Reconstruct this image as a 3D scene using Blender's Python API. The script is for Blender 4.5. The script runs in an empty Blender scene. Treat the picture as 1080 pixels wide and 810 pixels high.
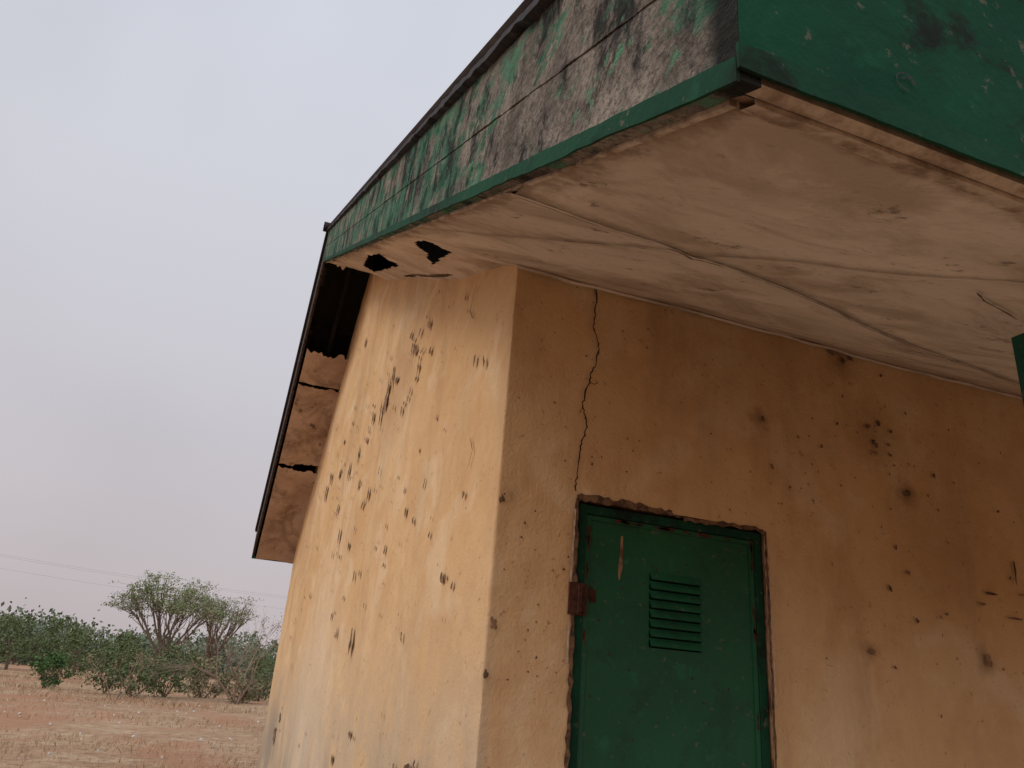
import bpy, math, random
import numpy as np
from mathutils import Vector, Matrix, noise, Quaternion
random.seed(7)
H=1.5
XC,ZC,XG,YF,SF,YP,SR,YE,YB=1.0254,1.8758,.4543,.5722,.5023,8.3661,.7057,12.58,12.25
DL,DR,DZ,DB=1.40,2.375,.80,-1.38
XR=9.0
def S(y):
    return ZC+SF*(y-3) if y<YP else ZC+SF*(YP-3)-SR*(y-YP)
def nz(x,y,z=0,s=1): return noise.noise(Vector((x*s,y*s,z*s)))

# ---------------------------------------------------------------- helpers
def mesh_obj(name,verts,faces,mat=None,parent=None,smooth=False,lift=True):
    me=bpy.data.meshes.new(name)
    if lift: verts=[(v[0],v[1],v[2]+H) for v in verts]
    me.from_pydata(verts,[],faces); me.update()
    ob=bpy.data.objects.new(name,me); bpy.context.scene.collection.objects.link(ob)
    if mat: me.materials.append(mat)
    if parent: ob.parent=parent
    if smooth:
        for p in me.polygons: p.use_smooth=True
    return ob
def empty(name):
    e=bpy.data.objects.new(name,None); bpy.context.scene.collection.objects.link(e); return e
class Geo:
    def __init__(s): s.v=[];s.f=[]
    def box(s,x0,x1,y0,y1,z0,z1):
        b=len(s.v)
        for z in (z0,z1):
            for x,y in ((x0,y0),(x1,y0),(x1,y1),(x0,y1)): s.v.append((x,y,z))
        s.f+= [(b,b+3,b+2,b+1),(b+4,b+5,b+6,b+7)]+[(b+i,b+(i+1)%4,b+4+(i+1)%4,b+4+i) for i in range(4)]
    def poly(s,pts):
        b=len(s.v); s.v+=pts; s.f.append(tuple(range(b,b+len(pts))))
    def prism(s,a,bq):
        b=len(s.v);n=len(a); s.v+=list(a)+list(bq)
        s.f.append(tuple(range(b+n-1,b-1,-1))); s.f.append(tuple(range(b+n,b+2*n)))
        for i in range(n): s.f.append((b+i,b+(i+1)%n,b+n+(i+1)%n,b+n+i))
    def tube(s,p,q,r0,r1,n=5):
        p=Vector(p);q=Vector(q);d=(q-p)
        if d.length<1e-6:return
        d.normalize();a=d.orthogonal().normalized();c=d.cross(a)
        b=len(s.v)
        for P,r in ((p,r0),(q,r1)):
            for i in range(n):
                t=2*math.pi*i/n; w=P+(a*math.cos(t)+c*math.sin(t))*r; s.v.append(tuple(w))
        for i in range(n): s.f.append((b+i,b+(i+1)%n,b+n+(i+1)%n,b+n+i))
    def add(s,o):
        b=len(s.v); s.v+=o.v; s.f+=[tuple(i+b for i in f) for f in o.f]
    def obj(s,name,mat,parent=None,smooth=False,lift=True): return mesh_obj(name,s.v,s.f,mat,parent,smooth,lift)

# ---------------------------------------------------------------- materials
class NT:
    def __init__(s,name,rough=.9,spec=.2):
        s.m=bpy.data.materials.new(name); s.m.use_nodes=True; s.t=s.m.node_tree; s.n=s.t.nodes
        s.b=s.n['Principled BSDF']; s.b.inputs['Roughness'].default_value=rough
        s.b.inputs['Specular IOR Level'].default_value=spec
        s.tc=s.n.new('ShaderNodeTexCoord').outputs['Object']
    def L(s,a,b): s.t.links.new(a,b)
    def map(s,sc=(1,1,1),loc=(0,0,0),src=None):
        m=s.n.new('ShaderNodeMapping'); m.inputs['Scale'].default_value=sc; m.inputs['Location'].default_value=loc
        s.L(src or s.tc,m.inputs[0]); return m.outputs[0]
    def noise(s,scale,vec=None,detail=5,rough=.6,dist=0):
        n=s.n.new('ShaderNodeTexNoise'); n.inputs['Scale'].default_value=scale; n.inputs['Detail'].default_value=detail
        n.inputs['Roughness'].default_value=rough; n.inputs['Distortion'].default_value=dist
        s.L(vec or s.tc,n.inputs['Vector']); return n.outputs['Fac']
    def ramp(s,fac,a,b,lo=0,hi=1):
        r=s.n.new('ShaderNodeMapRange'); r.interpolation_type='SMOOTHSTEP'
        for i,v in zip(('From Min','From Max','To Min','To Max'),(a,b,lo,hi)): r.inputs[i].default_value=v
        s.L(fac,r.inputs['Value']); return r.outputs[0]
    def mix(s,f,a,b):
        m=s.n.new('ShaderNodeMix'); m.data_type='RGBA'
        if isinstance(f,(int,float)): m.inputs[0].default_value=f
        else: s.L(f,m.inputs[0])
        for i,c in ((6,a),(7,b)):
            if isinstance(c,tuple): m.inputs[i].default_value=(*c,1)
            else: s.L(c,m.inputs[i])
        return m.outputs[2]
    def math(s,op,a,b=0,c=None):
        m=s.n.new('ShaderNodeMath'); m.operation=op
        for i,x in enumerate((a,b,c)):
            if x is None: continue
            if isinstance(x,(int,float)): m.inputs[i].default_value=x
            else: s.L(x,m.inputs[i])
        return m.outputs[0]
    def xyz(s):
        q=s.n.new('ShaderNodeSeparateXYZ'); s.L(s.tc,q.inputs[0]); return q.outputs
    def blob(s,pos,r,vec,inner=.1):
        d=s.n.new('ShaderNodeVectorMath'); d.operation='DISTANCE'; s.L(vec,d.inputs[0]); d.inputs[1].default_value=pos
        return s.ramp(d.outputs['Value'],r*inner,r,1,0)
    def warp(s,scale,amt):
        n=s.n.new('ShaderNodeTexNoise'); n.inputs['Scale'].default_value=scale; n.inputs['Detail'].default_value=4; s.L(s.tc,n.inputs['Vector'])
        a=s.n.new('ShaderNodeVectorMath'); a.operation='SUBTRACT'; s.L(n.outputs['Color'],a.inputs[0]); a.inputs[1].default_value=(.5,.5,.5)
        b=s.n.new('ShaderNodeVectorMath'); b.operation='SCALE'; s.L(a.outputs[0],b.inputs[0]); b.inputs['Scale'].default_value=amt
        c=s.n.new('ShaderNodeVectorMath'); s.L(b.outputs[0],c.inputs[0]); s.L(s.tc,c.inputs[1]); return c.outputs[0]
    def bump(s,h,strength,dist=.01):
        b=s.n.new('ShaderNodeBump'); b.inputs['Strength'].default_value=strength; b.inputs['Distance'].default_value=dist
        s.L(h,b.inputs['Height']); s.L(b.outputs[0],s.b.inputs['Normal'])
    def col(s,c):
        if isinstance(c,tuple): s.b.inputs['Base Color'].default_value=(*c,1)
        else: s.L(c,s.b.inputs['Base Color'])
        return s.m

def mat_wall():
    k=NT('ochre_plaster',.95,.1)
    big=k.noise(.8,detail=3); med=k.noise(3.2,detail=6,rough=.65)
    c=k.mix(k.ramp(big,.3,.7),(.60,.385,.190),(.67,.46,.255))
    c=k.mix(k.ramp(med,.38,.66,0,.55),c,(.52,.30,.140))
    c=k.mix(k.ramp(k.noise(2.0,k.map((1,1,1),(4,4,9)),6,.6,.6),.50,.66,0,.42),c,(.72,.57,.38))
    st=k.noise(1.0,k.map((2.6,1.6,.45)),6,.65)
    c=k.mix(k.ramp(st,.48,.70,0,.48),c,(.40,.26,.145))
    w=k.warp(9,.16); w2=k.warp(2.2,.9)
    for x,z,r,a in ((2.39,1.36,.09,.65),(3.30,1.12,.12,.65),(2.96,.30,.08,.45),(3.71,.32,.11,.5),(1.97,1.90,.10,.6),(2.95,1.83,.17,.5),(3.10,1.42,.30,.30),(3.5,.85,.6,.2),(1.07,.76,.06,.4)):
        c=k.mix(k.math('MULTIPLY',k.blob((x,3,z+H),r,w,0),a),c,(.17,.085,.04))
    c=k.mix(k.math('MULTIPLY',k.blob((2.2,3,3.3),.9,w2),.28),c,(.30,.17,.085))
    o=k.xyz()
    side=k.ramp(o[0],XC+.02,XC+.06,1,0)
    low=k.math('MULTIPLY',k.math('MULTIPLY',k.ramp(o[2],.4,2.3,1,0),side),k.ramp(med,.34,.58,.30,.95))
    c=k.mix(low,c,(.47,.385,.28))
    low2=k.math('MULTIPLY',k.math('MULTIPLY',k.ramp(o[2],.2,1.6,1,0),side),k.ramp(st,.44,.60,0,.85))
    c=k.mix(low2,c,(.30,.235,.17))
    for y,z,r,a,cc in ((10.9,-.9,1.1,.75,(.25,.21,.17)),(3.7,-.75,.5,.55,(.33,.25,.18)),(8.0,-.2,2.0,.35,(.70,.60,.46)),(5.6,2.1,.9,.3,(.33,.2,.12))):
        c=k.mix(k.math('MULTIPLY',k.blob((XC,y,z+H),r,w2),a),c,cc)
    sp=k.noise(20,detail=3,rough=.75); c=k.mix(k.ramp(sp,.62,.71,0,.65),c,(.30,.17,.095))
    h=k.math('ADD',k.math('MULTIPLY',k.noise(70,detail=2),.35),k.math('MULTIPLY',k.noise(8,detail=4),1.2))
    k.bump(h,.5,.014); return k.col(c)
def mat_green(name,base,dark,rough=.6,stain=.5,spec=.25):
    k=NT(name,rough,spec)
    n=k.noise(5,detail=9,rough=.7,dist=.3)
    c=k.mix(k.ramp(k.noise(2.2,detail=4),.3,.7),base,dark)
    c=k.mix(k.ramp(n,.51,.64,0,stain),c,(.010,.014,.010))
    c=k.mix(k.ramp(k.noise(30,detail=5,rough=.7),.61,.69,0,.6),c,(.14,.12,.085))
    c=k.mix(k.ramp(k.noise(8,k.map((1,1,1),(3,8,1)),7,.7),.58,.68,0,.22),c,tuple(min(1,x*2.2) for x in base))
    k.bump(k.noise(28,detail=5),.5,.007); return k.col(c)
def mat_rake():
    k=NT('weathered_fascia_paint',.95,.1)
    v=k.map((3,1,1)); y=k.xyz()[1]
    ct=k.mix(k.ramp(k.noise(5,v,8,.75),.35,.65),(.12,.10,.085),(.32,.275,.225))
    ct=k.mix(k.ramp(k.noise(75,detail=4),.45,.65,0,.6),ct,(.055,.048,.043))
    gr=k.mix(k.ramp(k.noise(7,detail=5),.35,.7),(.03,.10,.06),(.11,.22,.145))
    n=k.noise(4.2,k.map((1,1,1.6)),10,.75,.2)
    c=k.mix(k.ramp(k.math('ADD',n,k.ramp(y,.6,3.2,-.035,.045)),.49,.55),ct,gr)
    bl=k.noise(4.4,k.map((1,1.4,.9),(4,2,1)),9,.75,.2)
    c=k.mix(k.ramp(bl,.485,.60,0,.9),c,(.016,.015,.015))
    c=k.mix(k.ramp(k.noise(13,k.map((1,1,1),(1,7,1)),6,.75),.59,.65,0,.85),c,(.09,.25,.145))
    c=k.mix(k.math('MULTIPLY',k.ramp(k.math('ADD',y,k.math('MULTIPLY',n,.06)),.605,.65,1,0),.93),c,(.010,.012,.011))
    h=k.math('ADD',k.noise(38,detail=5,rough=.75),k.math('MULTIPLY',k.noise(14,detail=4),1.2))
    k.bump(h,1,.018); return k.col(c)
def mat_soffit(name,a,b,st,edge=True):
    k=NT(name,.95,.1)
    c=k.mix(k.ramp(k.noise(1.6,detail=4),.3,.7),a,b)
    c=k.mix(k.ramp(k.noise(2.4,k.map((1,1,1),(5,3,0)),8,.7,.6),.44,.66,0,.7),c,st)
    c=k.mix(k.ramp(k.noise(26,detail=5,rough=.7),.58,.69,0,.5),c,st)
    c=k.mix(k.ramp(k.noise(7,k.map((1,.5,1),(2,2,2)),7,.75),.59,.68,0,.85),c,tuple(x*.42 for x in st))
    if edge:
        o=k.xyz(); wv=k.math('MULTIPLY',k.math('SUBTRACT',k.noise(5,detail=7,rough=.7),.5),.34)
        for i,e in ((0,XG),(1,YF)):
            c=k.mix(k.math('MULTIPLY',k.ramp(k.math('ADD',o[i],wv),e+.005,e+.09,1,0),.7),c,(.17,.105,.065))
        ja=k.math('ABSOLUTE',k.math('SUBTRACT',k.math('SUBTRACT',o[1],1.385),k.math('MULTIPLY',k.math('SUBTRACT',o[0],.45),.235)))
        jb=k.math('ABSOLUTE',k.math('SUBTRACT',k.math('ADD',o[0],k.math('MULTIPLY',k.math('SUBTRACT',o[1],.6),.49)),1.46))
        for j,am in ((ja,.65),(jb,.45)):
            c=k.mix(k.math('MULTIPLY',k.ramp(k.math('ADD',j,k.math('MULTIPLY',wv,.3)),.0,.05,1,0),am),c,(.20,.14,.09))
    k.bump(k.noise(10,detail=6,rough=.65),.6,.016); return k.col(c)
def mat_simple(name,a,b,scale=8,rough=.9,spec=.2,bump=.3):
    k=NT(name,rough,spec); n=k.noise(scale,detail=5,rough=.7)
    k.bump(n,bump,.01); return k.col(k.mix(k.ramp(n,.35,.65),a,b))

M_wall=mat_wall(); M_rake=mat_rake()
M_front=mat_green('dark_green_fascia_paint',(.007,.062,.030),(.005,.040,.022),.85,.95,.1)
M_trim=mat_green('green_trim_paint',(.010,.058,.030),(.008,.038,.022),.85,.8,.1)
M_door=mat_green('green_door_enamel',(.012,.092,.040),(.009,.070,.032),.5,.28)
M_post=mat_green('green_post_paint',(.014,.080,.045),(.010,.050,.030),.7,.4,.1)
M_sof=mat_soffit('soffit_board',(.68,.585,.485),(.55,.465,.38),(.33,.25,.18))
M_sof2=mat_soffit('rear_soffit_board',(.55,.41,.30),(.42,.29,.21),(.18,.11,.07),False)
M_dark=mat_simple('void_shade_timber',(.006,.005,.004),(.012,.009,.008))  # near-black colour carries the shade of the roof and vent voids
M_tim=mat_simple('bare_timber',(.20,.135,.09),(.52,.43,.33),11)
M_roof=mat_simple('aged_roof_sheet',(.05,.045,.045),(.11,.095,.09),5,.6,.4)
M_edge=mat_simple('roof_edge_metal',(.012,.012,.014),(.040,.032,.030),20,.7,.2,.6)
M_brown=mat_simple('rear_edge_board',(.022,.015,.013),(.075,.05,.04),16)
M_chip=mat_simple('exposed_render',(.08,.045,.027),(.30,.18,.10),9)
M_crack=mat_simple('crack_shadow',(.03,.014,.009),(.07,.033,.02),30)
M_rust=mat_simple('rust',(.035,.014,.010),(.085,.032,.018),40)
M_pale=mat_simple('pale_filler',(.60,.50,.38),(.40,.28,.19),30)

B=empty('gable_roof_building')
# ---------------------------------------------------------------- walls
def build_walls():
    cols=[(XC,YB,-1,0)]
    for yy in np.arange(YB-.06,3.25,-.06): cols.append((XC,float(yy),-1,0))
    for yy in np.arange(3.25,3.012,-.02): cols.append((XC,float(yy),-1,0))
    r=.011
    for i in range(0,5):
        t=i/4*math.pi/2
        cols.append((XC+r-r*math.cos(t),3+r-r*math.sin(t),-math.cos(t),-math.sin(t)))
    xs=[round(x,4) for x in list(np.arange(1.045,1.2,.02))+list(np.arange(1.22,4.8,.05))]+[DL,DR]
    xs=sorted(set(xs)); xs=[x for x in xs if min(abs(x-DL),abs(x-DR))>.012 or x in (DL,DR)]
    xs+=[5,5.5,6,7,8,XR]
    for x in xs: cols.append((x,3.0,0,-1))
    zt=ZC+.36; td=(DZ+1.5)/(zt+1.5)
    ts=list(np.linspace(0,td,70))+list(np.linspace(td,1,45))[1:]
    V=[];Fa=[]; nr=len(ts)
    for (x,yv,nx,ny) in cols:
        top=S(yv)+.36
        for t in ts:
            z=-1.5+t*(top+1.5)
            d=nz(x,yv,z,1.1)*.014+nz(x,yv,z,5)*.004
            dd=math.hypot(x-XC,yv-3)
            if dd<.12: d+=(nz(0,3,z,9)*.009+nz(0,7,z,30)*.006-.002)*(1-dd/.12)
            if x in (DL,DR) : d=0
            V.append((x+nx*d,yv+ny*d,z))
    for i in range(len(cols)-1):
        for j in range(nr-1):
            x0,x1=cols[i][0],cols[i+1][0]
            if cols[i][3]==-1 and cols[i+1][3]==-1 and x0>=DL-.001 and x1<=DR+.001 and ts[j+1]<=td+1e-6 : continue
            a=i*nr+j; Fa.append((a,a+nr,a+nr+1,a+1))
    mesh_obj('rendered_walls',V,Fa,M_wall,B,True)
    g=Geo()
    g.poly([(XC,YB,-1.5),(XC,YB,S(YB)+.3),(XR,YB,S(YB)+.3),(XR,YB,-1.5)])
    g.poly([(XR,3,-1.5),(XR,YB,-1.5),(XR,YB,S(YB)+.36),(XR,YP,S(YP)+.36),(XR,3,S(3)+.36)])
    g.obj('rear_walls',M_wall,B)
    g=Geo(); d=.09
    g.poly([(DL,3,-1.5),(DL,3+d,-1.5),(DL,3+d,DZ),(DL,3,DZ)])
    g.poly([(DR,3,-1.5),(DR,3,DZ),(DR,3+d,DZ),(DR,3+d,-1.5)])
    g.poly([(DL,3,DZ),(DL,3+d,DZ),(DR,3+d,DZ),(DR,3,DZ)])
    g.obj('door_reveal',M_chip,B)
build_walls()

# ---------------------------------------------------------------- door
g=Geo()
g.box(DL+.012,DL+.05,3.012,3.07,-1.45,DZ-.015)
g.box(DR-.045,DR-.010,3.012,3.07,-1.45,DZ-.02)
g.box(DL+.05,DR-.045,3.012,3.07,DZ-.055,DZ-.018)
g.obj('door_frame',M_trim,B)
g=Geo()
VX0,VX1,VZ0,VZ1=1.775,2.035,.215,.535
x0,x1,z0,z1=DL+.054,DR-.049,-1.42,DZ-.059
for a in ((x0,VX0,z0,z1),(VX1,x1,z0,z1),(VX0,VX1,z0,VZ0),(VX0,VX1,VZ1,z1)):
    g.poly([(a[0],3.028,a[2]),(a[1],3.028,a[2]),(a[1],3.028,a[3]),(a[0],3.028,a[3])])
g.box(x0,x0+.02,3.020,3.0275,z0,z1); g.box(x1-.02,x1,3.020,3.0275,z0,z1); g.box(x0+.02,x1-.02,3.020,3.0275,z1-.02,z1)
g.obj('door_leaf',M_door,B)
g=Geo(); g.poly([(VX0-.02,3.06,VZ0-.02),(VX1+.02,3.06,VZ0-.02),(VX1+.02,3.06,VZ1+.02),(VX0-.02,3.06,VZ1+.02)]); g.obj('vent_void',M_dark,B)  # near-black sheet in place of the shade behind the louvres
g=Geo(); n=8
for i in range(n):
    zt=VZ1-(i)*(VZ1-VZ0)/n
    g.poly([(VX0,3.029,zt),(VX0,3.012,zt-.033),(VX1,3.012,zt-.033),(VX1,3.029,zt)])
    g.poly([(VX0,3.012,zt-.033),(VX0,3.020,zt-.035),(VX1,3.020,zt-.035),(VX1,3.012,zt-.033)])
g.obj('door_louvres',M_door,B)
def blobpoly(a,b,ra,rb,n=12,j=.35):
    out=[]; ph=random.uniform(0,6.28)
    for i in range(n):
        t=2*math.pi*i/n; k=1+j*(random.random()*2-1)+.2*math.sin(2*t+ph)
        out.append((a+math.cos(t)*ra*k,b+math.sin(t)*rb*k))
    return out
def on_front(pts,off=.006): return [(p[0],3-off,p[1]) for p in pts]
def on_left(pts,off=.0145): return [(XC-off,p[0],p[1]) for p in reversed(pts)]
g=Geo(); g.box(1.372,1.452,2.985,3.012,.31,.44); g.box(1.41,1.425,2.972,2.985,.32,.43); g.obj('rusty_hinge',M_rust,B)
g=Geo()
g.poly([(p[0],3.0262,p[1]) for p in blobpoly(1.495,.40,.022,.05)])
g.poly([(p[0],3.0192,p[1]) for p in blobpoly(1.47,.62,.008,.03)])
for i in range(26): g.poly([(p[0],3.0262,p[1]) for p in blobpoly(random.uniform(1.5,2.3),random.uniform(-.5,.7),.004,.006,7)])
for i in range(20): g.poly([(p[0],3.0192,p[1]) for p in blobpoly(random.choice((x0+.01,x1-.01)),random.uniform(-.6,.72),.007,random.uniform(.01,.04),9,.5)])
for i in range(11): g.poly([(p[0],3.0192,p[1]) for p in blobpoly(random.uniform(x0,x1),z1-.009,random.uniform(.01,.05),.007,9,.5)])
g.obj('door_rust_spots',M_rust,B)
g=Geo(); g.poly([(p[0],3.0262,p[1]) for p in blobpoly(1.63,.57,.010,.09,14,.3)]); g.obj('door_scratch',M_chip,B)
def ragged(path,w0,w1,step=.03,off=.007,plane='F'):
    g=Geo(); pts=[]
    for (a,b),(c,d) in zip(path[:-1],path[1:]):
        L=math.hypot(c-a,d-b); n=max(1,int(L/step))
        for i in range(n): pts.append((a+(c-a)*i/n,b+(d-b)*i/n))
    pts.append(path[-1]); A=[]
    for i,p in enumerate(pts):
        q=pts[min(i+1,len(pts)-1)];o=pts[max(i-1,0)]
        tx,tz=q[0]-o[0],q[1]-o[1];l=math.hypot(tx,tz) or 1; nx,nzz=-tz/l,tx/l
        wa=random.uniform(w0,w1);wb=random.uniform(w0,w1)
        A.append(((p[0]+nx*wa,p[1]+nzz*wa),(p[0]-nx*wb,p[1]-nzz*wb)))
    for (a,b),(c,d) in zip(A[:-1],A[1:]):
        q=[a,b,d,c]
        g.poly([(x,3-off,z) for x,z in q] if plane=='F' else [(XC-off,x,z) for x,z in reversed(q)])
    return g
M_brk=mat_simple('broken_mortar',(.055,.03,.02),(.20,.115,.065),22)
g=ragged([(DL,-1.4),(DL-.003,.3),(DL-.006,.8)],.003,.014,.03)
g.add(ragged([(DL-.008,.805),(DL+.01,.808),(DL+.3,.808),(DL+.52,.80)],.006,.022,.022))
g.add(ragged([(DL+.53,.785),(DR-.05,.80),(DR+.008,.78)],.003,.016,.03,.0075))
g.add(ragged([(DR+.005,.78),(DR+.004,.4),(DR+.002,-1.4)],.002,.011,.03,.008))
g.obj('broken_render_edge',M_brk,B)
g=ragged([(DR+.018,.72),(DR+.016,.4),(DR+.018,.02)],.001,.005,.02,.009); g.add(ragged([(DL-.016,.75),(DL-.022,.5),(DL-.022,.1)],.001,.006,.02,.009))
g.obj('pale_filler_edge',M_pale,B)
cp=[(1.43,1.92),(1.445,1.78),(1.44,1.70),(1.435,1.64),(1.455,1.58),(1.465,1.53),(1.455,1.45),(1.43,1.40),(1.425,1.35),(1.40,1.27),(1.395,1.22),(1.415,1.17),(1.42,1.12),(1.40,1.06),(1.39,1.01),(1.385,.92),(1.378,.86),(1.385,.815)]
cp2=[]
for (a,b),(c,d) in zip(cp[:-1],cp[1:]):
    for i in range(4): cp2.append((a+(c-a)*i/4+random.uniform(-.005,.005),b+(d-b)*i/4))
g=ragged(cp2,.0012,.0052,.02,.0142)
for q in ([(1.425,1.35),(1.45,1.345),(1.47,1.36)],[(1.445,1.80),(1.43,1.84),(1.435,1.88)],[(1.395,1.22),(1.38,1.19)]): g.add(ragged(q,.0008,.0022,.02,.0142))
g.obj('wall_crack',M_crack,B)
g=ragged([(3.61,2.06),(3.66,2.0),(3.68,1.93),(3.62,1.86)],.002,.005,.03,.0147,'L')
g.add(ragged([(3.43,1.12),(3.38,1.05),(3.42,.98)],.002,.004,.03,.0147,'L'))
g.obj('side_wall_cracks',M_crack,B)
g=Geo()
for y,z,ra,rb in ((6.01,2.22,.08,.15),(6.2,2.10,.06,.12),(5.85,2.30,.05,.10),(5.07,2.24,.05,.06),(5.2,2.30,.04,.05),(5.29,1.83,.04,.05),(6.57,2.18,.06,.10),
  (8.26,2.03,.07,.10),(6.23,1.41,.05,.08),(9.32,2.04,.10,.09),(9.1,2.2,.08,.07),(7.6,1.9,.06,.10),(8.0,1.6,.06,.07),(7.1,1.95,.05,.13),(6.8,1.6,.05,.06),(4.9,2.02,.03,.09),(4.7,2.3,.03,.05),
  (10.5,-.70,.20,.12),(10.2,-.5,.08,.06),(3.95,-.38,.06,.035)):
    g.poly(on_left(blobpoly(y,z,ra*.7,rb*.75,16,.55)))
    for q in range(3): 
        r=random.uniform(.008,.022); g.poly(on_left(blobpoly(y+random.gauss(0,ra*2),z+random.gauss(0,rb*1.6),r*1.3,r,9,.5),.0152))
for i in range(230):
    y=random.uniform(3.3,10.8); z=random.gauss(1.4,.9)
    r=random.expovariate(1/.008)+.004
    if z<S(y)-.15 and z>-1 and r<.05: g.poly(on_left(blobpoly(y,z,r*1.3,r*random.uniform(.7,2.2),10,.5),.0158))
g.obj('side_wall_chips',M_chip,B)
g=Geo()
for x,z,ra,rb in ((3.07,1.45,.014,.012),(3.15,1.48,.018,.014),(3.20,1.37,.012,.012),(3.10,1.31,.02,.012),(3.23,1.45,.01,.012),(2.88,1.84,.025,.018),(2.94,1.80,.018,.015),(3.0,1.83,.02,.012),
  (3.30,1.12,.020,.020),(2.39,1.36,.012,.012),(1.97,1.92,.028,.014),(3.71,.32,.022,.022),(2.96,.30,.018,.014),(3.24,.70,.012,.012),(3.5,1.25,.012,.01),(2.75,1.28,.01,.012),(1.04,.74,.012,.018),(1.05,.24,.014,.020),(1.035,.05,.010,.014)):
    g.poly(on_front(blobpoly(x,z,ra,rb,13,.45),.0145))
for x,z,dx,dz in ((4.0,.80,.007,.07),(4.05,.68,.05,.007),(3.80,.66,.04,.010),(3.72,.60,.03,.007),(3.95,.55,.045,.006)):
    g.poly(on_front(blobpoly(x,z,dx,dz,10,.4),.0145))
for i in range(170):
    x=random.gauss(3.2,.6); z=random.gauss(1.2,.65)
    r=random.expovariate(1/.0036)+.002
    if 2.43<x<4.5 and z<1.8 and r<.018: g.poly(on_front(blobpoly(x,z,r,r*random.uniform(.6,1.5),8,.45),.0152))
for i in range(90):
    x=random.uniform(1.06,3.2); z=random.uniform(.85,1.85)
    r=random.uniform(.0015,.006); g.poly(on_front(blobpoly(x,z,r,r,7,.4),.0152))
for i in range(30):
    x=random.uniform(1.05,1.36); z=random.uniform(-.4,.9)
    r=random.uniform(.0015,.006); g.poly(on_front(blobpoly(x,z,r,r,7,.4),.0152))
g.obj('front_wall_chips',M_chip,B)

# ---------------------------------------------------------------- soffit
def inpoly(x,y,P):
    c=False;n=len(P)
    for i in range(n):
        x1,y1=P[i];x2,y2=P[(i+1)%n]
        if (y1>y)!=(y2>y) and x<(x2-x1)*(y-y1)/(y2-y1)+x1: c=not c
    return c
def soff(name,x0,x1,y0,y1,dx,dy,mat,holes=(),off=lambda x,y:0,jag=(0,0)):
    nx=max(2,int((x1-x0)/dx)+1);ny=max(2,int((y1-y0)/dy)+1)
    V=[];Fa=[]
    for j in range(ny):
        for i in range(nx):
            x=x0+(x1-x0)*i/(nx-1); a=y0+jag[0]*(nz(x,1,3,7)+.5*nz(x,2,9,23)); b_=y1+jag[1]*(nz(x,5,3,7)+.5*nz(x,6,9,23))
            y=a+(b_-a)*j/(ny-1)
            V.append((x,y,S(y)+off(x,y)))
    for j in range(ny-1):
        for i in range(nx-1):
            cx=x0+(x1-x0)*(i+.5)/(nx-1);cy=y0+(y1-y0)*(j+.5)/(ny-1)
            if any(inpoly(cx+.006*nz(cx,cy,0,12),cy+.05*nz(cx,cy,5,6),h) for h in holes): continue
            a=j*nx+i; Fa.append((a,a+nx,a+nx+1,a+1))
    return mesh_obj(name,V,Fa,mat,B,True)
def seamA(x): return 1.385+.235*(x-.45)
def offm(x,y):
    s=.018*nz(x,y,0,1.3)+.008*nz(x,y,0,3.5)
    if x>1.4: s-=.06*max(0,math.sin(min(math.pi,(x-1.4)*1.3)))*max(0,math.sin((y-.6)/2.4*math.pi))
    s-=.018*math.exp(-abs(y-seamA(x))/.05)
    xb=1.46-(y-.6)*.49
    s-=.010*math.exp(-abs(x-xb)/.05)
    return s*min(1,(y-YF)/.08)
soff('verandah_soffit',XG+.002,XR,YF+.002,3.0,.03,.022,M_sof,off=offm)
def offg(x,y):
    t=(x-XG)/(XC-XG)
    s=.012*nz(x,y,0,2)+.012*nz(x,y,1,6)
    k=max(0,min(1,(y-3.2)/.8))*max(0,min(1,(8.2-y)/1.0))
    return offm(x,3.0)*max(0,1-(y-3)/.3)+s*min(1,(y-3)/.3)-k*(.07*t*t+.04*abs(nz(x*.4,y,4,1.5)))
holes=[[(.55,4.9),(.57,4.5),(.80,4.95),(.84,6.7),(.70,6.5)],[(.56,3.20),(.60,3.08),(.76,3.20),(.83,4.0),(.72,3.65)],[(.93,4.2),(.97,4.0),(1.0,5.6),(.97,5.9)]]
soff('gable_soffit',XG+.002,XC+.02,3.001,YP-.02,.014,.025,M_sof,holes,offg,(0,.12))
soff('rear_soffit_panel',XG+.03,XC+.02,9.42,9.82,.03,.03,M_sof2,off=lambda x,y:.012*nz(x,y,0,4)-.03*max(0,(9.6-y)),jag=(.14,.02))
soff('rear_soffit_panel_mid',XG+.03,XC+.02,9.85,10.97,.03,.04,M_sof2,off=lambda x,y:.05*nz(x,y,2,2.5),jag=(.05,.07))
soff('rear_soffit_panel_low',XG+.03,XC+.02,11.02,YE-.02,.03,.04,M_sof2,off=lambda x,y:.05*nz(x,y,4,2.5)-.02,jag=(.08,.01))
def seam(pts,w0,w1,drop=.004):
    g=Geo();A=[];P=[]
    for (a,b),(c,d) in zip(pts[:-1],pts[1:]):
        n=max(1,int(math.hypot(c-a,d-b)/.025))
        for i in range(n): P.append((a+(c-a)*i/n,b+(d-b)*i/n))
    P.append(pts[-1])
    for i,p in enumerate(P):
        q=P[min(i+1,len(P)-1)];o=P[max(i-1,0)];tx,ty=q[0]-o[0],q[1]-o[1];l=math.hypot(tx,ty) or 1
        w=random.uniform(w0,w1); ww=.004*nz(p[0],p[1],0,9)
        pa=(p[0]-ty/l*(w+ww),p[1]+tx/l*(w+ww));pb=(p[0]+ty/l*(w-ww),p[1]-tx/l*(w-ww))
        A.append([(u[0],u[1],S(u[1])+(offm(*u) if u[1]<3 else offg(*u))-drop) for u in (pa,pb)])
    for (a,b),(c,d) in zip(A[:-1],A[1:]): g.poly([a,b,d,c])
    return g
def join(gs,name,mat):
    G=Geo()
    for g in gs: G.add(g)
    return G.obj(name,mat,B)
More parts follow.
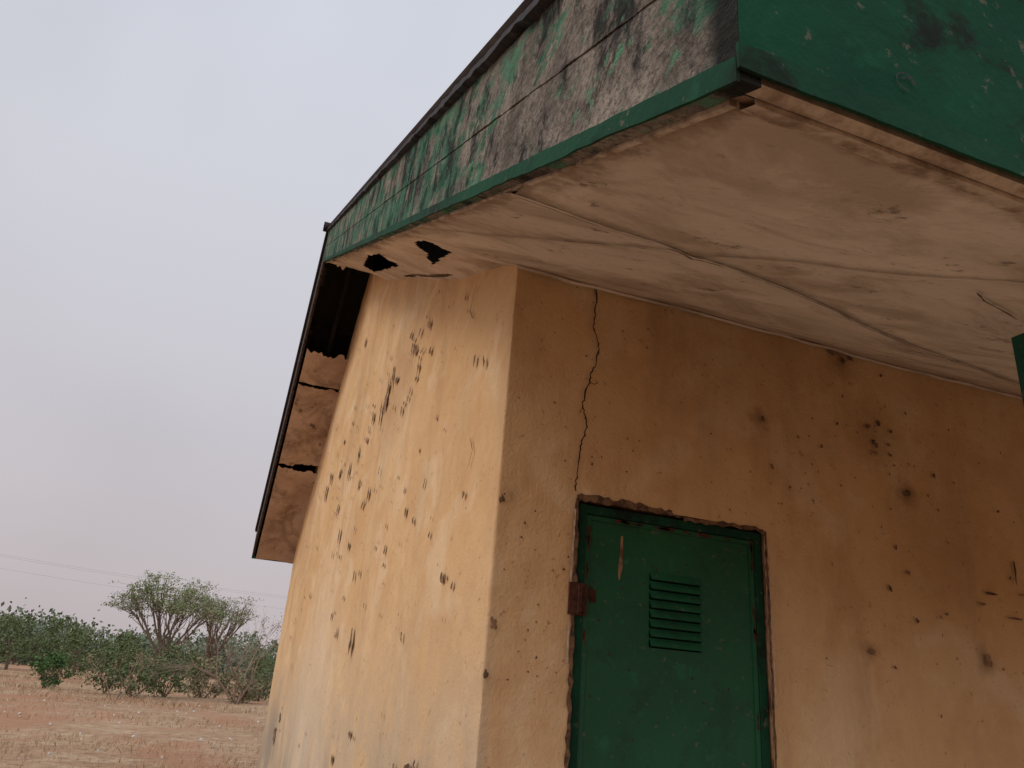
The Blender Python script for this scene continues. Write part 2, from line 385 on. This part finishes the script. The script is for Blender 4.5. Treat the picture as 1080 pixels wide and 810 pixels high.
M_seam=mat_simple('seam_gap_shade',(.05,.032,.022),(.18,.12,.085),10)  # dark strips stand in for the shade in open board gaps
sa=[(.46+.35*i,seamA(.46+.35*i)) for i in range(12)]
join([seam(sa,.0015,.0050,.006),
      seam([(1.46,.60),(1.29,.95),(1.05,1.45),(.80,1.9)],.0006,.0026,.006),
      seam([(2.75,.60),(2.5,1.3),(2.2,2.2),(2.0,2.7)],.002,.005,.006),
      seam([(1.3,2.62),(2.4,2.74),(4.2,2.86)],.002,.004,.006)],'soffit_seams',M_seam)
join([seam([(1.42,1.045),(1.50,1.085),(1.66,1.13)],.001,.004,.008),seam([(.5,2.92),(1.0,2.95)],.002,.004,.008)],'soffit_splits',M_seam)
g=Geo();A=[]
for i in range(0,180):
    x=XC-.01+i*.03; w=.022+.010*nz(x,0,0,3)+.004*nz(x,0,0,13); d=.014+.010*nz(x,4,0,5)
    A.append(((x,2.984,S(3)+offm(x,3)-d-.014),(x,2.984-w,S(3-w)+offm(x,3-w)-d)))
for (a,b),(c,d) in zip(A[:-1],A[1:]): g.poly([a,c,d,b]);
g.obj('wall_head_strip',M_sof,B)
g=Geo()
def rakestrip(g,y0,y1,xa,xb,za,zb,step=.04,amp=.004,seed=0):
    n=max(1,int((y1-y0)/step)); ys=[y0+(y1-y0)*i/n for i in range(n+1)]
    if y0<YP<y1: ys=sorted(ys+[YP])
    prev=None
    for y in ys:
        lo=S(y)+za+amp*(nz(y,seed,0,4)+.8*nz(y,seed,2,17)); hi=S(y)+zb+amp*.6*(nz(y,seed,5,6)+nz(y,seed,7,21))
        wob=.0015*nz(y,seed,9,11)
        cur=[(xa+wob,y,lo),(xb,y,lo),(xb,y,hi),(xa+wob,y,hi)]
        b=len(g.v); g.v+=cur
        if prev is not None:
            for i in range(4): g.f.append((prev+i,b+i,b+(i+1)%4,prev+(i+1)%4))
        else: g.f.append((b,b+1,b+2,b+3))
        prev=b
    g.f.append((prev+3,prev+2,prev+1,prev))
rakestrip(g,YF+.03,YP,XG+.002,XG+.012,-.006,.03,.03,.008,3)
n=200;prev=None
for i in range(n+1):
    x=XG+.016+i*(XR-XG-.03)/n; lo=S(YF)-.006+.005*nz(x,1,0,9); e=.032+.010*nz(x,3,0,8)+.007*nz(x,3,0,25)
    cur=[(x,YF+.002,lo),(x,YF+e,lo+.014),(x,YF+e,lo+.06),(x,YF+.002,lo+.06)]
    b=len(g.v);g.v+=cur
    if prev is not None:
        for k in range(4): g.f.append((prev+k,prev+(k+1)%4,b+(k+1)%4,b+k))
    prev=b
g.obj('inner_battens',M_tim,B)

# ---------------------------------------------------------------- fascias
g=Geo(); rakestrip(g,YF-.030,YP,XG-.028,XG,.0,.21,.02,.003,1); rakestrip(g,YF-.030,YP,XG-.030,XG,.214,.425,.02,.005,5)
g.obj('rake_fascia',M_rake,B)
g=Geo(); rakestrip(g,YP+.001,YE,XG-.028,XG,-.006,.425,.03,.012,1); g.obj('rear_rake_board',M_brown,B)
g=Geo(); rakestrip(g,YF-.0315,YP,XG-.0345,XG-.0295,-.004,.030,.02,.004,9); g.obj('rake_fascia_trim',M_trim,B)
g=Geo(); rakestrip(g,YF-.05,YE+.05,XG-.055,XG+.06,.43,.452,.03,.018,11); g.obj('roof_edge_flashing',M_edge,B)
V=[];Fa=[];nx=170;nzr=16
for i in range(nx+1):
    x=XG-.028+(XR-XG)*(i/nx)**1.6
    for j in range(nzr+1):
        t=j/nzr; V.append((x,YF-.0305-.002*nz(x,j*.05,0,6),S(YF)+.455*t))
for i in range(nx):
    for j in range(nzr): a=i*(nzr+1)+j; Fa.append((a,a+nzr+1,a+nzr+2,a+1))
mesh_obj('front_fascia',V,Fa,M_front,B,True)
g=Geo(); g.box(XG+.001,XR,YF-.020,YF,S(YF)+.001,S(YF)+.45); g.obj('front_fascia_backing',M_tim,B)
g=Geo();prev=None
for i in range(260):
    x=XG-.0347+(XR-XG)*(i/259)**1.5
    lo=S(YF)-.006+.003*nz(x,0,0,9)+.0015*nz(x,0,0,30); hi=S(YF)+.030+.003*nz(x,4,0,7)
    cur=[(x,YF-.038,lo),(x,YF-.0335,lo),(x,YF-.0335,hi),(x,YF-.038,hi)]
    b=len(g.v);g.v+=cur
    if prev is not None:
        for k in range(4): g.f.append((prev+k,b+k,b+(k+1)%4,prev+(k+1)%4))
    else: g.f.append((b,b+3,b+2,b+1))
    prev=b
g.obj('front_fascia_trim',M_trim,B)
g=Geo(); g.box(XG-.03,XR,YE-.02,YE+.01,S(YE)-.02,S(YE)+.40); g.obj('rear_fascia',M_front,B)
g=Geo()
for cx,cz,R,n0 in ((.672,.735,.016,17),(.674,.733,.011,9)):
    n=22
    for i in range(n0):
        t0=2*math.pi*i/n;t1=2*math.pi*(i+1)/n; e=random.uniform(.0008,.003)
        g.poly([(cx+R*math.cos(t0),YF-.034,cz+R*.9*math.sin(t0)),(cx+R*math.cos(t1),YF-.034,cz+R*.9*math.sin(t1)),(cx+(R-e)*math.cos(t1),YF-.034,cz+(R-e)*.9*math.sin(t1)),(cx+(R-e)*math.cos(t0),YF-.034,cz+(R-e)*.9*math.sin(t0))])
g.obj('fascia_ring_mark',M_edge,B)
# ---------------------------------------------------------------- roof
V=[];Fa=[];xs=np.arange(XG-.06,XR+.3,.019);ysr=[YF-.06,3,6,YP,10,YE+.08]
for x in xs:
    for y in ysr: V.append((float(x),y,S(y)+.468+.010*math.sin(x*2*math.pi/.076)))
n=len(ysr)
for i in range(len(xs)-1):
    for j in range(n-1): a=i*n+j; Fa.append((a,a+n,a+n+1,a+1))
mesh_obj('corrugated_roof',V,Fa,M_roof,B,True)
g=Geo(); g.tube((XG-.10,YP,S(YP)+.475),(XR+.3,YP,S(YP)+.475),.06,.06,10)
g.obj('ridge_cap',M_edge,B)
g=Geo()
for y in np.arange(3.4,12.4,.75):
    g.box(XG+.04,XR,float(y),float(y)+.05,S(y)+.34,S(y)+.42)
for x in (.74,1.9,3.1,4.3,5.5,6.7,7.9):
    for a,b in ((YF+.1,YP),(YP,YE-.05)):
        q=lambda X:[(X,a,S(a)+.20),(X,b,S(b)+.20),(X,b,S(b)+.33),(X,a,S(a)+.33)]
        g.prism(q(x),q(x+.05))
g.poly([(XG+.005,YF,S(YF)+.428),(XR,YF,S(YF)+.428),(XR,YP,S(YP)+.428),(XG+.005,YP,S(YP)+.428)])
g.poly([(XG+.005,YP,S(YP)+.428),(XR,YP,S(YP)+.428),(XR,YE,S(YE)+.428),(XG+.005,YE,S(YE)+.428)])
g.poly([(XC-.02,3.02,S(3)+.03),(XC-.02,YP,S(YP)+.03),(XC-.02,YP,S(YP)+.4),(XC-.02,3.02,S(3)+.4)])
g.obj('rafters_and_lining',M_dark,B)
px,py=1.672,1.06
for i,xx in enumerate((px,4.7,7.7)):
    g=Geo(); g.box(xx,xx+.10,py,py+.10,-1.385,S(py)-.02)
    g.box(xx-.015,xx+.115,py-.015,py+.115,-1.385,-1.20)
    g.obj('verandah_post',M_post,B)
g=Geo(); g.box(XC-.25,XR+.2,.85,YB+.2,-1.52,-1.385)
g.obj('concrete_plinth',mat_simple('worn_concrete',(.28,.24,.20),(.40,.35,.29),6),B)

# ---------------------------------------------------------------- ground
k=NT('dry_savanna_soil',1,.05)
c=k.mix(k.ramp(k.noise(.12,detail=4),.35,.65),(.43,.285,.18),(.34,.21,.13))
c=k.mix(k.ramp(k.noise(.9,detail=7,rough=.7),.47,.62,0,.65),c,(.49,.37,.25))
c=k.mix(k.ramp(k.noise(4,detail=6,rough=.8),.48,.60,0,.7),c,(.19,.12,.08))
c=k.mix(k.ramp(k.noise(.30,k.map((1,.35,1)),4),.46,.60,0,.8),c,(.36,.185,.11))
k.bump(k.noise(6,detail=5,rough=.7),.8,.06); M_ground=k.col(c)
V=[];Fa=[]
gx=sorted(set([-3000,-1200,-500,-200,-100,-60]+list(range(-40,41,2))+[60,100,200,500,1200,3000]))
gy=sorted(set([-3000,-500,-100,-30]+list(range(-10,90,2))+[110,140,200,400,900,3000]))
for y in gy:
    for x in gx:
        V.append((x,y,-1.5+(.10*nz(x,y,0,.13) if 14<y<100 and abs(x)<50 else 0)))
n=len(gx)
for j in range(len(gy)-1):
    for i in range(n-1): a=j*n+i; Fa.append((a,a+1,a+n+1,a+n))
mesh_obj('ground',V,Fa,M_ground,None,True)
k=NT('straw',1,.05)
ri=k.n.new('ShaderNodeNewGeometry').outputs['Random Per Island']
M_straw=k.col(k.mix(ri,(.55,.41,.26),(.27,.18,.11)))
g=Geo()
for i in range(7000):
    y=9+62*random.random()**1.3; x=random.uniform(-.32,.20)*y+random.uniform(-2,2)
    if x>XC-.3 and y<YB+.4: continue
    if nz(x,y,0,.22)<random.uniform(-.25,.25): continue
    hh=random.uniform(.03,.14)*(2.4 if y>34 else 1)
    for b in range(6):
        a=random.uniform(0,6.28);w=random.uniform(.004,.010)*(1+y/40);ox=random.gauss(0,.2);oy=random.gauss(0,.2);l=hh*random.uniform(.4,1.2)
        g.v+=[(x+ox-w*math.cos(a),y+oy-w*math.sin(a),-1.53),(x+ox+w*math.cos(a),y+oy+w*math.sin(a),-1.53),(x+ox+random.uniform(-.9,.9)*l,y+oy+random.uniform(-.9,.9)*l,-1.5+l)]
        m=len(g.v); g.f.append((m-3,m-2,m-1))
g.obj('dry_grass',M_straw)
g=Geo()
for i in range(80):
    y=random.uniform(12,42);x=random.uniform(-.3,.15)*y
    if x>XC-.3 and y<YB+.4: continue
    r=random.uniform(.012,.045)
    g.prism([(x+px_,y+py_,-1.50) for px_,py_ in blobpoly(0,0,r,r*.8,6,.4)],[(x+px_*.8,y+py_*.8,-1.46) for px_,py_ in blobpoly(0,0,r,r*.8,6,.4)])
g.obj('litter',mat_simple('pale_litter',(.5,.47,.42),(.7,.68,.65)))

# ---------------------------------------------------------------- vegetation
def leafmat(name,a,b):
    k=NT(name,.9,.1); ri=k.n.new('ShaderNodeNewGeometry').outputs['Random Per Island']
    return k.col(k.mix(ri,a,b))
def plain(name,c):
    k=NT(name,.95,.1); return k.col(c)
M_bark=plain('bark',(.15,.115,.085)); M_twig=plain('dry_twig',(.26,.19,.15))
M_l1=leafmat('acacia_leaves',(.13,.17,.075),(.25,.28,.14))
M_l2=leafmat('bush_leaves',(.06,.09,.035),(.14,.165,.075))
M_l3=leafmat('deep_green_leaves',(.045,.095,.03),(.10,.16,.055))
M_l4=leafmat('hazed_distant_leaves',(.11,.14,.09),(.16,.18,.12))  # paler leaf colour with the distance haze mixed in
M_l5=leafmat('dry_leaves',(.24,.18,.11),(.15,.15,.075))
def leaves(g,c,r,n,size,flat=1.0):
    for i in range(n):
        p=Vector(c)+Vector((random.gauss(0,.45),random.gauss(0,.45),random.gauss(0,.45)*flat))*r
        a=Vector((random.gauss(0,1),random.gauss(0,1),random.gauss(0,1))).normalized();b=a.orthogonal().normalized()
        s=size*random.uniform(.5,1.3); b*=s*.6; a*=s
        g.v+=[tuple(p-a),tuple(p+b),tuple(p+a*.9),tuple(p-b)]; m=len(g.v); g.f.append((m-4,m-3,m-2,m-1))
def grow(g,p,d,L,r,depth,tips,spread,up,jit=.25):
    for s in range(3):
        d=(d+Vector((random.gauss(0,jit),random.gauss(0,jit),random.gauss(0,jit)+up))*.35).normalized()
        q=p+d*(L/3); g.tube(p,q,r*(1-.25*s/3),r*(1-.25*(s+1)/3),5 if r>.02 else 3); p=q
    r*=.72
    if depth==0: tips.append(tuple(p)); return
    for i in range(random.choice((2,3,3))):
        a=random.uniform(0,6.28); o=d.orthogonal().normalized(); o.rotate(Quaternion(d,a))
        nd=(d+o*random.uniform(spread*.6,spread*1.2)).normalized()
        grow(g,p,nd,L*random.uniform(.62,.85),r*random.uniform(.65,.9),depth-1,tips,spread,up,jit)
    if depth<=2: tips.append(tuple(p))
def tree(name,x,y,stems,L,r,depth,spread,up,leafm,ln,lr,ls,flat=.6,bark=None):
    e=empty(name); g=Geo();tips=[]
    for s in range(stems):
        a=random.uniform(0,6.28);t=.15 if stems==1 else .75
        d=Vector((math.cos(a)*t,math.sin(a)*t,1)).normalized()
        grow(g,Vector((x+.15*math.cos(a)*(stems>1),y+.15*math.sin(a)*(stems>1),-1.6)),d,L,r,depth,tips,spread,up)
    g.obj('trunk_and_limbs',bark or M_bark,e)
    if ln:
        h=Geo()
        for t in tips: leaves(h,t,lr,ln,ls,flat)
        h.obj('foliage',leafm,e)
def acacia(x,y,R,ht,nl=11,dens=.75,lean=0):
    e=empty('acacia_tree'); g=Geo(); lf=Geo()
    base=Vector((x,y,-1.65))
    def bez(p,q,ctrl,r0,r1,n=6):
        pr=p; pts=[]
        for i in range(1,n+1):
            t=i/n; c=(1-t)**2*p+2*t*(1-t)*ctrl+t*t*q+Vector((random.gauss(0,.07),random.gauss(0,.07),random.gauss(0,.06)))
            g.tube(pr,c,r0+(r1-r0)*(i-1)/n,r0+(r1-r0)*i/n,5 if r0>.03 else 3); pr=c; pts.append(c)
        return pts
    fork=base+Vector((.1,0,ht*.24)); g.tube(base,fork,.20,.16,7)
    for k in range(nl):
        a=2*math.pi*k/nl+random.uniform(-.3,.3); rr=R*random.uniform(.2,.8)
        q=Vector((x+math.cos(a)*rr+lean,y+math.sin(a)*rr,-1.5+ht*(.90-.25*(rr/R)**2)*random.uniform(.82,1.04)))
        pts=bez(fork,q,Vector((x+math.cos(a)*rr*.5,y+math.sin(a)*rr*.5,(fork.z+q.z)/2+random.uniform(-.1,.6))),.10,.035,7)
        for s in range(13):
            o=pts[random.choice((2,3,4,5,6))]; b=a+random.uniform(-1.1,1.1); l=R*random.uniform(.15,.42)
            e2=Vector((o.x+math.cos(b)*l,o.y+math.sin(b)*l,0)); rad=math.hypot(e2.x-x-lean,e2.y-y)/R
            e2.z=-1.5+ht*(1.0-.32*min(1.2,rad)**2)*random.uniform(.84,1.03)+.5*nz(e2.x,e2.y,0,.6)
            pp=bez(o,e2,(o+e2)/2+Vector((0,0,-.12)),.03,.01,4)
            for c in pp[1:]:
                if random.random()<dens: leaves(lf,c+Vector((0,0,.08)),.48,12,.07,.4)
            for z in range(3):
                w=pp[random.choice((1,2,3))]; v=w+Vector((random.gauss(0,.4),random.gauss(0,.4),random.uniform(0,.35)))
                g.tube(w,v,.010,.005,3)
                if random.random()<dens: leaves(lf,v,.32,7,.065,.4)
    g.obj('trunk_and_limbs',M_bark,e); lf.obj('foliage',M_l1,e)
acacia(-2.5,58,4.2,7.1,12,.85)
acacia(.6,61,3.1,6.5,8,.25,.5)
def bush(name,x,y,w,h,mat,n,ls):
    e=empty(name); g=Geo(); t=[]
    for s in range(6):
        a=random.uniform(0,6.28); grow(g,Vector((x,y,-1.55)),Vector((math.cos(a)*.6*w/h,math.sin(a)*.6*w/h,1)).normalized(),h*.33,.03,2,t,.6,.1)
    g.obj('stems',M_bark,e); q=Geo()
    for i in range(24):
        a=random.uniform(0,6.28);rr=math.sqrt(random.random()); zz=random.random()
        env=math.sin(math.pi*(.15+.75*zz))
        leaves(q,(x+math.cos(a)*rr*w*.5*env,y+math.sin(a)*rr*w*.5*env,-1.5+h*(.08+.85*zz)),h*random.uniform(.13,.24),n,ls)
    q.obj('foliage',mat,e)
bush('green_shrub',-6.35,43,1.7,1.5,M_l3,60,.07)
for (x,y,w,h,m) in ((-3.7,41,2.2,2.6,M_l2),(-2.4,39.5,2.6,1.8,M_l2),(-1.2,41,2.3,2.2,M_l2),(.5,43,2.3,1.9,M_l5),(1.9,40,2.3,1.6,M_l5),(3.1,44,2.6,2.2,M_l2),(-.6,52,3.2,2.2,M_l2),(4.1,52,3.5,2.7,M_l2),(-4.2,58,4,2.3,M_l2),(-8.2,62,3,1.9,M_l2)):
    bush('scrub_bush',x,y,w,h,m,42,.08)
tree('bare_shrub',1.9,39,4,1.55,.045,4,.55,.12,M_l5,1,.3,.05,.6,M_twig)
tree('bare_shrub',-2.9,37,3,.8,.03,3,.6,.1,M_l5,2,.3,.05,.6,M_twig)
tree('bare_shrub',.9,45,3,1.1,.035,4,.55,.12,M_l5,1,.3,.05,.6,M_twig)
for (x,y,s) in ((-14.4,76,.84),(-11.6,80,.92),(-9.2,74,.72),(-17.5,84,.9),(-6.6,82,.74),(-20.5,78,.85),(6.6,80,.78)):
    e=empty('round_tree'); g=Geo();t=[]
    grow(g,Vector((x,y,-1.6)),Vector((.05,0,1)),1.4*s,.15,2,t,.7,.1); g.obj('trunk_and_limbs',M_bark,e)
    q=Geo()
    for i in range(28):
        a=random.uniform(0,6.28);rr=math.sqrt(random.random())*2.9*s;zz=random.random()
        leaves(q,(x+math.cos(a)*rr*(1-.5*zz*zz),y+math.sin(a)*rr,-1.5+(.8+3.9*zz)*s),.8*s,46,.13)
    q.obj('foliage',M_l2,e)
g=Geo();gt=Geo()
for i in range(320):
    x=random.uniform(-70,50); y=random.uniform(105,150)
    hh=random.uniform(3.6,6.0)+1.0*nz(x,0,0,.08); w=random.uniform(2.4,4.5)
    gt.tube((x,y,-1.6),(x,y,hh*.5-1.5),.15,.08,4)
    for c in range(8):
        a=random.uniform(0,6.28);zz=random.random()
        leaves(g,(x+math.cos(a)*w*.6*random.random(),y+math.sin(a)*w*.6*random.random(),-1.5+hh*(.12+.8*zz)),w*.42,20,.32)
e=empty('distant_trees'); g.obj('foliage',M_l4,e); gt.obj('trunks',M_bark,e)

# ---------------------------------------------------------------- power line
e=empty('power_line'); g=Geo()
P0,P1=(-24,62),(34,66)
for (px_,py_) in (P0,P1):
    g.tube((px_,py_,-1.7),(px_,py_,7.2),.14,.09,8); g.box(px_-.05,px_+.05,py_-.9,py_+.9,6.6,6.72)
g.obj('poles',M_bark,e); g=Geo()
for off,zz in ((-.8,6.75),(.8,6.75),(0,5.9)):
    pr=None
    for i in range(31):
        t=i/30; p=(P0[0]+(P1[0]-P0[0])*t,P0[1]+(P1[1]-P0[1])*t+off,zz-1.5*4*t*(1-t)*.9)
        if pr: g.tube(pr,p,.006,.006,4)
        pr=p
g.obj('wires',plain('wire',(.25,.24,.25)),e)

# ---------------------------------------------------------------- light
SUN=Vector((-.80,-.06,.60)).normalized()
el=math.asin(SUN.z); az=math.atan2(SUN.x,SUN.y)
w=bpy.data.worlds.new('World'); bpy.context.scene.world=w; w.use_nodes=True
nt=w.node_tree; bg=nt.nodes['Background']; out=nt.nodes['World Output']
sky=nt.nodes.new('ShaderNodeTexSky'); sky.sky_type='NISHITA'; sky.sun_disc=False; sky.sun_elevation=el; sky.sun_rotation=az
sky.dust_density=6; sky.air_density=1.5
nt.links.new(sky.outputs[0],bg.inputs[0]); bg.inputs[1].default_value=.10
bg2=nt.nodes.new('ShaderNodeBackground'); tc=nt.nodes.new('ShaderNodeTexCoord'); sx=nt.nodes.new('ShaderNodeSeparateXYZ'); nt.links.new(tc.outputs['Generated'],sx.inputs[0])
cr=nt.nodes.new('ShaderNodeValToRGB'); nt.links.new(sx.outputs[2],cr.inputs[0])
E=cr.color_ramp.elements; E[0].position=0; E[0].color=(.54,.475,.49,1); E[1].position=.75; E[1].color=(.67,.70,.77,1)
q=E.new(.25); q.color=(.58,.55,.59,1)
# broad soft cloud banks in the haze
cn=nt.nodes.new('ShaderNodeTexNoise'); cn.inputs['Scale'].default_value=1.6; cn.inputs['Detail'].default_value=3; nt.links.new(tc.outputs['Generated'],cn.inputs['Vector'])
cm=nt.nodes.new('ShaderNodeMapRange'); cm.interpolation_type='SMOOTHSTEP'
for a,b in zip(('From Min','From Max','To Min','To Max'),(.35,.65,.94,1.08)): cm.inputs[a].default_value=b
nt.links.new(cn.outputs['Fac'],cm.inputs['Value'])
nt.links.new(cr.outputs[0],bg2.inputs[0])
dt=nt.nodes.new('ShaderNodeVectorMath'); dt.operation='DOT_PRODUCT'; nt.links.new(tc.outputs['Generated'],dt.inputs[0]); dt.inputs[1].default_value=Vector((-.55,-.78,.30)).normalized()  # sky brightening added towards behind the camera to fill the front wall
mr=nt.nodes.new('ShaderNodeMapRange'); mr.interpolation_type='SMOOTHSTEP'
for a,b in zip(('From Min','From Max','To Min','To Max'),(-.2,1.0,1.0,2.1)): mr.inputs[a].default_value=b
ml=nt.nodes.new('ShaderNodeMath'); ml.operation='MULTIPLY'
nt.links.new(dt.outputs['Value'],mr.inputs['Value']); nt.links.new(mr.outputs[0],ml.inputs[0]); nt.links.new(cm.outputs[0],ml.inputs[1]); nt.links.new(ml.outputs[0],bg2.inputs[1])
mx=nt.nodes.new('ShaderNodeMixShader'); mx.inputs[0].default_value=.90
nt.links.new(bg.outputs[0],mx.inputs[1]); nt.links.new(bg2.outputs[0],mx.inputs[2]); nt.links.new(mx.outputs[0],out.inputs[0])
sd=bpy.data.lights.new('sun','SUN'); sd.energy=.85; sd.angle=math.radians(20); sd.color=(1,.94,.84)
so=bpy.data.objects.new('sun',sd); bpy.context.scene.collection.objects.link(so); so.rotation_euler=SUN.to_track_quat('Z','Y').to_euler(); so.location=(-20,0,30)

# ---------------------------------------------------------------- camera
Fv=Vector((.30709235,.87677348,.37008452));Rv=Vector((.93079115,-.35773988,.07516659));Uv=Vector((-.19829806,-.32138831,.92595218))
cd=bpy.data.cameras.new('camera'); co=bpy.data.objects.new('camera',cd); bpy.context.scene.collection.objects.link(co)
m=Matrix.Identity(4)
for i in range(3): m[i][0]=Rv[i];m[i][1]=Uv[i];m[i][2]=-Fv[i]
m[2][3]=H; co.matrix_world=m
cd.sensor_width=36; cd.lens=26.98; cd.clip_start=.05; cd.clip_end=6000
sc=bpy.context.scene; sc.camera=co
sc.view_settings.view_transform='Standard'; sc.view_settings.look='None'; sc.view_settings.exposure=0
